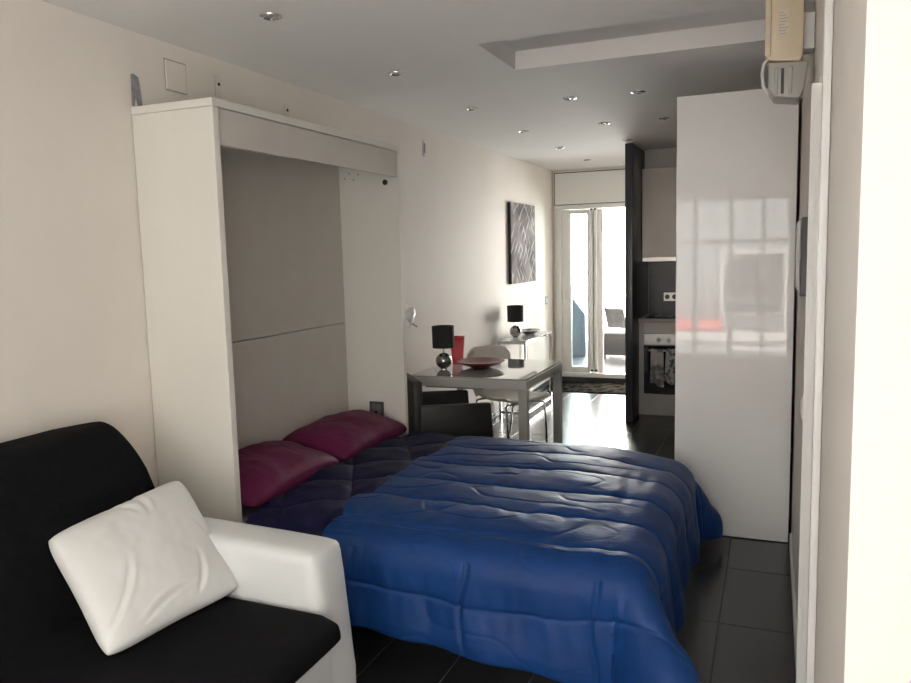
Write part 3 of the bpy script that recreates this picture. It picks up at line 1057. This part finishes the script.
# wall lamp peeking past the cabinet
wl = thing('wall_lamp', 'small white swing arm lamp on the wall behind the bed cabinet', 'lamp', (0.0, 4.42, 1.19))
m = Matrix.Translation((0.0, 0, 0)) @ Matrix.Rotation(PI / 2, 4, 'Y')
MB().lathe([(0, 0.001), (0.045, 0.001), (0.045, 0.02), (0.03, 0.028), (0, 0.028)], 24, m).build('wall_plate', PVC, wl)
MB().tube([(0.02, 0, 0), (0.10, 0.0, 0.02), (0.20, -0.02, 0.035)], 0.008).build('arm', PVC, wl)
m = Matrix.Translation((0.275, 0.01, 0.005)) @ Matrix.Rotation(math.radians(-50), 4, 'X') @ Matrix.Rotation(math.radians(25), 4, 'Y')
MB().lathe([(0.0, 0.055), (0.022, 0.052), (0.045, 0.030), (0.070, -0.035), (0.073, -0.055), (0.069, -0.052), (0.04, 0.02), (0.0, 0.04)], 28, m).build('lamp_shade', PVC, wl)
MB().tube([(0.275, 0.03, -0.045), (0.30, 0.10, -0.085)], 0.004, 8).build('tilt_handle', DGREY, wl)

# picture
pc = thing('picture', 'tall dark abstract canvas with pale brush strokes on the left wall', 'picture', (0.0, 7.735, 1.655))
bx('canvas', art_mat(), pc, 0.031, 0.035, -0.415, 0.415, -0.402, 0.402)
bx('stretcher_frame', BLKP, pc, 0.002, 0.0308, -0.417, 0.417, -0.404, 0.404, 0.002, 1)

sw = thing('light_switch', 'small grey switch plate on the left wall by the terrace door', 'switch', (0.0, 8.68, 1.0))
bx('plate', mat('switch_grey', (0.45, 0.44, 0.42), 0.4), sw, 0.001, 0.009, -0.045, 0.045, -0.045, 0.045, 0.003)
bx('rocker', PVC, sw, 0.009, 0.013, -0.028, 0.028, -0.028, 0.028, 0.002)

# marks and fittings above the bed cabinet
jb = thing('junction_cover', 'square white junction box cover above the bed cabinet', 'cover', (0.0, 2.765, 2.37))
bx('cover_plate', WALL, jb, 0.001, 0.007, -0.062, 0.062, -0.062, 0.062, 0.002, 1)
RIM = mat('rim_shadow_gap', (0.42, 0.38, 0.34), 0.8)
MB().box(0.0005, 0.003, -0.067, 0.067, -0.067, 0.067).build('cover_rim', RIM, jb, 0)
cm = MB().prism([(2.500, 2.205), (2.512, 2.205), (2.522, 2.25), (2.532, 2.205), (2.556, 2.205), (2.550, 2.27), (2.542, 2.325), (2.515, 2.335), (2.503, 2.33)], 'x', 0.0005, 0.006, 0.001, 1)
tag(cm.build('cement_patch', CEMENT), 'rough grey cement patch on the wall above the cabinet corner', 'patch')
for (y, z0, z1, lab) in ((3.045, 2.205, 2.438, 'narrow putty strip with drill hole just above the cabinet front corner'),
                        (3.60, 2.215, 2.395, 'narrow putty strip with drill hole above the middle of the bed cabinet'),
                        (5.376, 2.30, 2.42, 'narrow putty strip with slot on the wall between bed cabinet and picture')):
    ps = thing('putty_strip', lab, 'putty strip', (0.0, y, z0))
    MB().prism([(-0.022, 0), (0.024, 0), (0.020, z1 - z0 - 0.01), (0.0, z1 - z0), (-0.018, z1 - z0 - 0.008)], 'x', 0.0005, 0.004, 0.001, 1).build('putty', PUTTY, ps)
    m = Matrix.Translation((0.004, 0.006, (z1 - z0) * 0.80)) @ Matrix.Rotation(PI / 2, 4, 'Y')
    if y > 5:
        bx('slot', DGREY, ps, 0.0035, 0.0048, -0.006, 0.008, 0.025, 0.095)
    else:
        MB().lathe([(0, 0), (0.008, 0), (0.008, 0.0012), (0, 0.0012)], 12, m).build('drill_hole', HOLE, ps)

# ---- ceiling spotlights
spot0 = None
ROWS = (('small round chrome spotlight in the ceiling row along the picture wall', 'spotlights along the picture wall',
         [(0.612, 2.622), (0.612, 3.706), (0.60, 4.825), (0.610, 5.916), (0.610, 7.03), (0.608, 8.14)]),
        ('small round chrome spotlight in the ceiling row running to the charcoal partition', 'spotlights of the middle row',
         [(1.248, 4.815), (1.248, 5.88), (1.245, 6.88)]),
        ('small round chrome spotlight in the ceiling row before the kitchen cabinets', 'spotlights before the kitchen',
         [(1.665, 4.835), (1.685, 5.885)]))
for lab, grp, places in ROWS:
    for (x, y) in places:
        if spot0 is None:
            s0 = thing('ceiling_spotlight', lab, 'spotlight', (x, y, H), 0, grp)
            MB().lathe([(0.026, -0.004), (0.030, -0.008), (0.043, -0.004), (0.044, -0.0005), (0.026, -0.0005), (0.026, -0.004)], 28).build('ring', CHROME, s0)
            MB().lathe([(0, -0.003), (0.012, -0.0035), (0.025, -0.0015), (0.025, -0.0006), (0, -0.0006)], 20).build('bulb', STEEL, s0)
            spot0 = s0
        else:
            sp_ = dup(spot0, (x, y, H), lab)
            sp_['group'] = grp

# ================================================================== KITCHEN
pp = MB().box(1.205, 1.272, 7.0, 7.949, 0.0, H - 0.012, 0.004)
tag(pp.build('partition_panel', PILLAR), 'charcoal full height partition panel at the end of the kitchen', 'partition')

ov = thing('oven', 'built in steel oven with dark glass door under the worktop', 'oven', (0, 0, 0))
bx('body', KGREY, ov, 1.325, 1.905, 7.372, 7.90, 0.20, 0.775)
bx('control_panel', STEEL, ov, 1.320, 1.910, 7.345, 7.371, 0.668, 0.778, 0.003)
od = bx('oven_door', BLKG, ov, 1.320, 1.910, 7.340, 7.371, 0.205, 0.662, 0.004)
hd = MB().tube([(1.37, 7.295, 0.625), (1.86, 7.295, 0.625)], 0.009, 12)
hd.tube([(1.40, 7.338, 0.625), (1.40, 7.295, 0.625)], 0.006).tube([(1.83, 7.338, 0.625), (1.83, 7.295, 0.625)], 0.006)
hd.build('handle', STEEL, od)
for x in (1.458, 1.549, 1.64, 1.73):
    m = Matrix.Translation((x, 7.344, 0.720)) @ Matrix.Rotation(PI / 2, 4, 'X')
    kb = MB().lathe([(0, 0), (0.022, 0), (0.021, 0.018), (0.017, 0.024), (0, 0.024)], 24, m).build('knob', CHROME, ov)
    bx('pointer', BLKP, kb, x - 0.002, x + 0.002, 7.317, 7.3205, 0.720, 0.738)
bc = thing('base_cabinet', 'grey kitchen base cabinet around the oven', 'cabinet', (0, 0, 0))
bx('side_panel', KGREY, bc, 1.274, 1.318, 7.352, 7.94, 0.0, 0.878)
bx('side_panel', KGREY, bc, 1.913, 1.933, 7.352, 7.94, 0.0, 0.878)
bx('rail', KCREAM, bc, 1.3185, 1.9125, 7.355, 7.375, 0.782, 0.878)
bx('plinth_drawer', KGREY, bc, 1.3185, 1.9125, 7.350, 7.372, 0.0, 0.198, 0.002, 1)
bc2 = thing('base_cabinet', 'cream kitchen base cabinet hidden behind the tall gloss cabinet', 'cabinet', (0, 0, 0))
bx('body', KGREY, bc2, 1.936, 2.54, 7.372, 7.94, 0.0, 0.878)
for k in range(2):
    q = bx('door', KCREAM, bc2, 1.938 + 0.302 * k, 2.236 + 0.302 * k, 7.350, 7.371, 0.10, 0.872, 0.002, 1)
    bx('handle', STEEL, q, 2.02 + 0.302 * k, 2.15 + 0.302 * k, 7.325, 7.35, 0.82, 0.832, 0.003)
wt = tag(bx('worktop', WORKT, None, 1.274, 2.545, 7.325, 7.945, 0.880, 0.918, 0.003), 'grey kitchen worktop above the oven', 'worktop')
hob = thing('hob', 'black glass hob set on the worktop', 'hob', (1.61, 7.62, 0.919))
bx('glass_plate', BLKG, hob, -0.28, 0.28, -0.24, 0.24, 0.0, 0.006, 0.002, 1)
for (x, y) in ((-0.13, -0.11), (0.13, -0.11), (-0.13, 0.12), (0.13, 0.12)):
    MB().lathe([(0.075, 0.0061), (0.078, 0.0072), (0.081, 0.0061)], 32, Matrix.Translation((x, y, 0))).build('burner_ring', DGREY, hob)

uc = thing('upper_cabinet', 'cream gloss kitchen wall cabinet above the dark backsplash', 'cabinet', (0, 0, 0))
bx('body', KGREY, uc, 1.276, 2.54, 7.522, 7.948, 1.492, 2.312)
for x0, x1 in ((1.278, 1.895), (1.898, 2.538)):
    bx('door', KCREAM, uc, x0, x1, 7.50, 7.521, 1.490, 2.312, 0.002, 1)
bx('light_rail', STEEL, uc, 1.276, 2.54, 7.53, 7.94, 1.445, 1.489, 0.003)

ks = thing('wall_socket', 'steel double socket on the dark kitchen backsplash', 'socket', (1.474, 7.949, 1.085))
bx('plate', STEEL, ks, -0.05, 0.09, -0.010, 0.0, -0.042, 0.042, 0.003)
for x in (-0.015, 0.055):
    mm = Matrix.Translation((x, -0.010, 0)) @ Matrix.Rotation(PI / 2, 4, 'X')
    MB().lathe([(0, 0), (0.024, 0), (0.024, 0.002), (0, 0.002)], 16, mm).build('plug_hole', BLKP, ks)


def towel(x0, x1, zlo, zlo2, m, label, seed):
    nn, kk = 40, 24
    Pn = np.zeros((nn, kk, 3))
    for i in range(nn):
        f = i / (nn - 1)
        for j in range(kk):
            g = j / (kk - 1)
            # front leaf hangs, folds over the handle, short leaf behind
            if f < 0.78:
                u = f / 0.78
                zb = zlo + 0.02 * math.sin(g * 5 + seed)
                z = zb + (0.628 - zb) * u
                y = 7.279 - 0.012 * math.sin(g * 13 + seed) * (1 - u)
            elif f < 0.88:
                a = (f - 0.78) / 0.10 * PI
                y = 7.295 - 0.016 * math.cos(a)
                z = 0.628 + 0.014 * math.sin(a)
            else:
                u = (f - 0.88) / 0.12
                z = 0.628 - (0.628 - zlo2) * u
                y = 7.311 + 0.004 * math.sin(g * 9 + seed) * u
            sp = 1.0 - 0.18 * (f if f < 0.78 else 0.78)
            xc = (x0 + x1) / 2
            Pn[i, j] = (xc + (g - 0.5) * (x1 - x0) * sp, y, z)
    o = grid_mesh('tea_towel', Pn, m, None)
    md_ = o.modifiers.new('thick', 'SOLIDIFY')
    md_.thickness = 0.003
    md_.offset = 0
    return tag(o, label, 'towel')


towel(1.385, 1.515, 0.30, 0.50, towel_mat('pale_towel', (0.16, 0.15, 0.15), (0.58, 0.53, 0.50), 9), 'pale towel with grey band hanging on the oven handle', 0.5)
towel(1.52, 1.68, 0.33, 0.50, towel_mat('print_towel', (0.09, 0.10, 0.12), (0.55, 0.55, 0.54), 30), 'grey and white printed towel hanging on the oven handle', 2.5)

# ---- door mat
rg = MB().box(0.10, 1.12, 8.32, 8.95, 0.0005, 0.012, 0.004).build('door_mat', rug_mat())
tag(rg, 'dark patterned mat in front of the terrace door', 'mat')
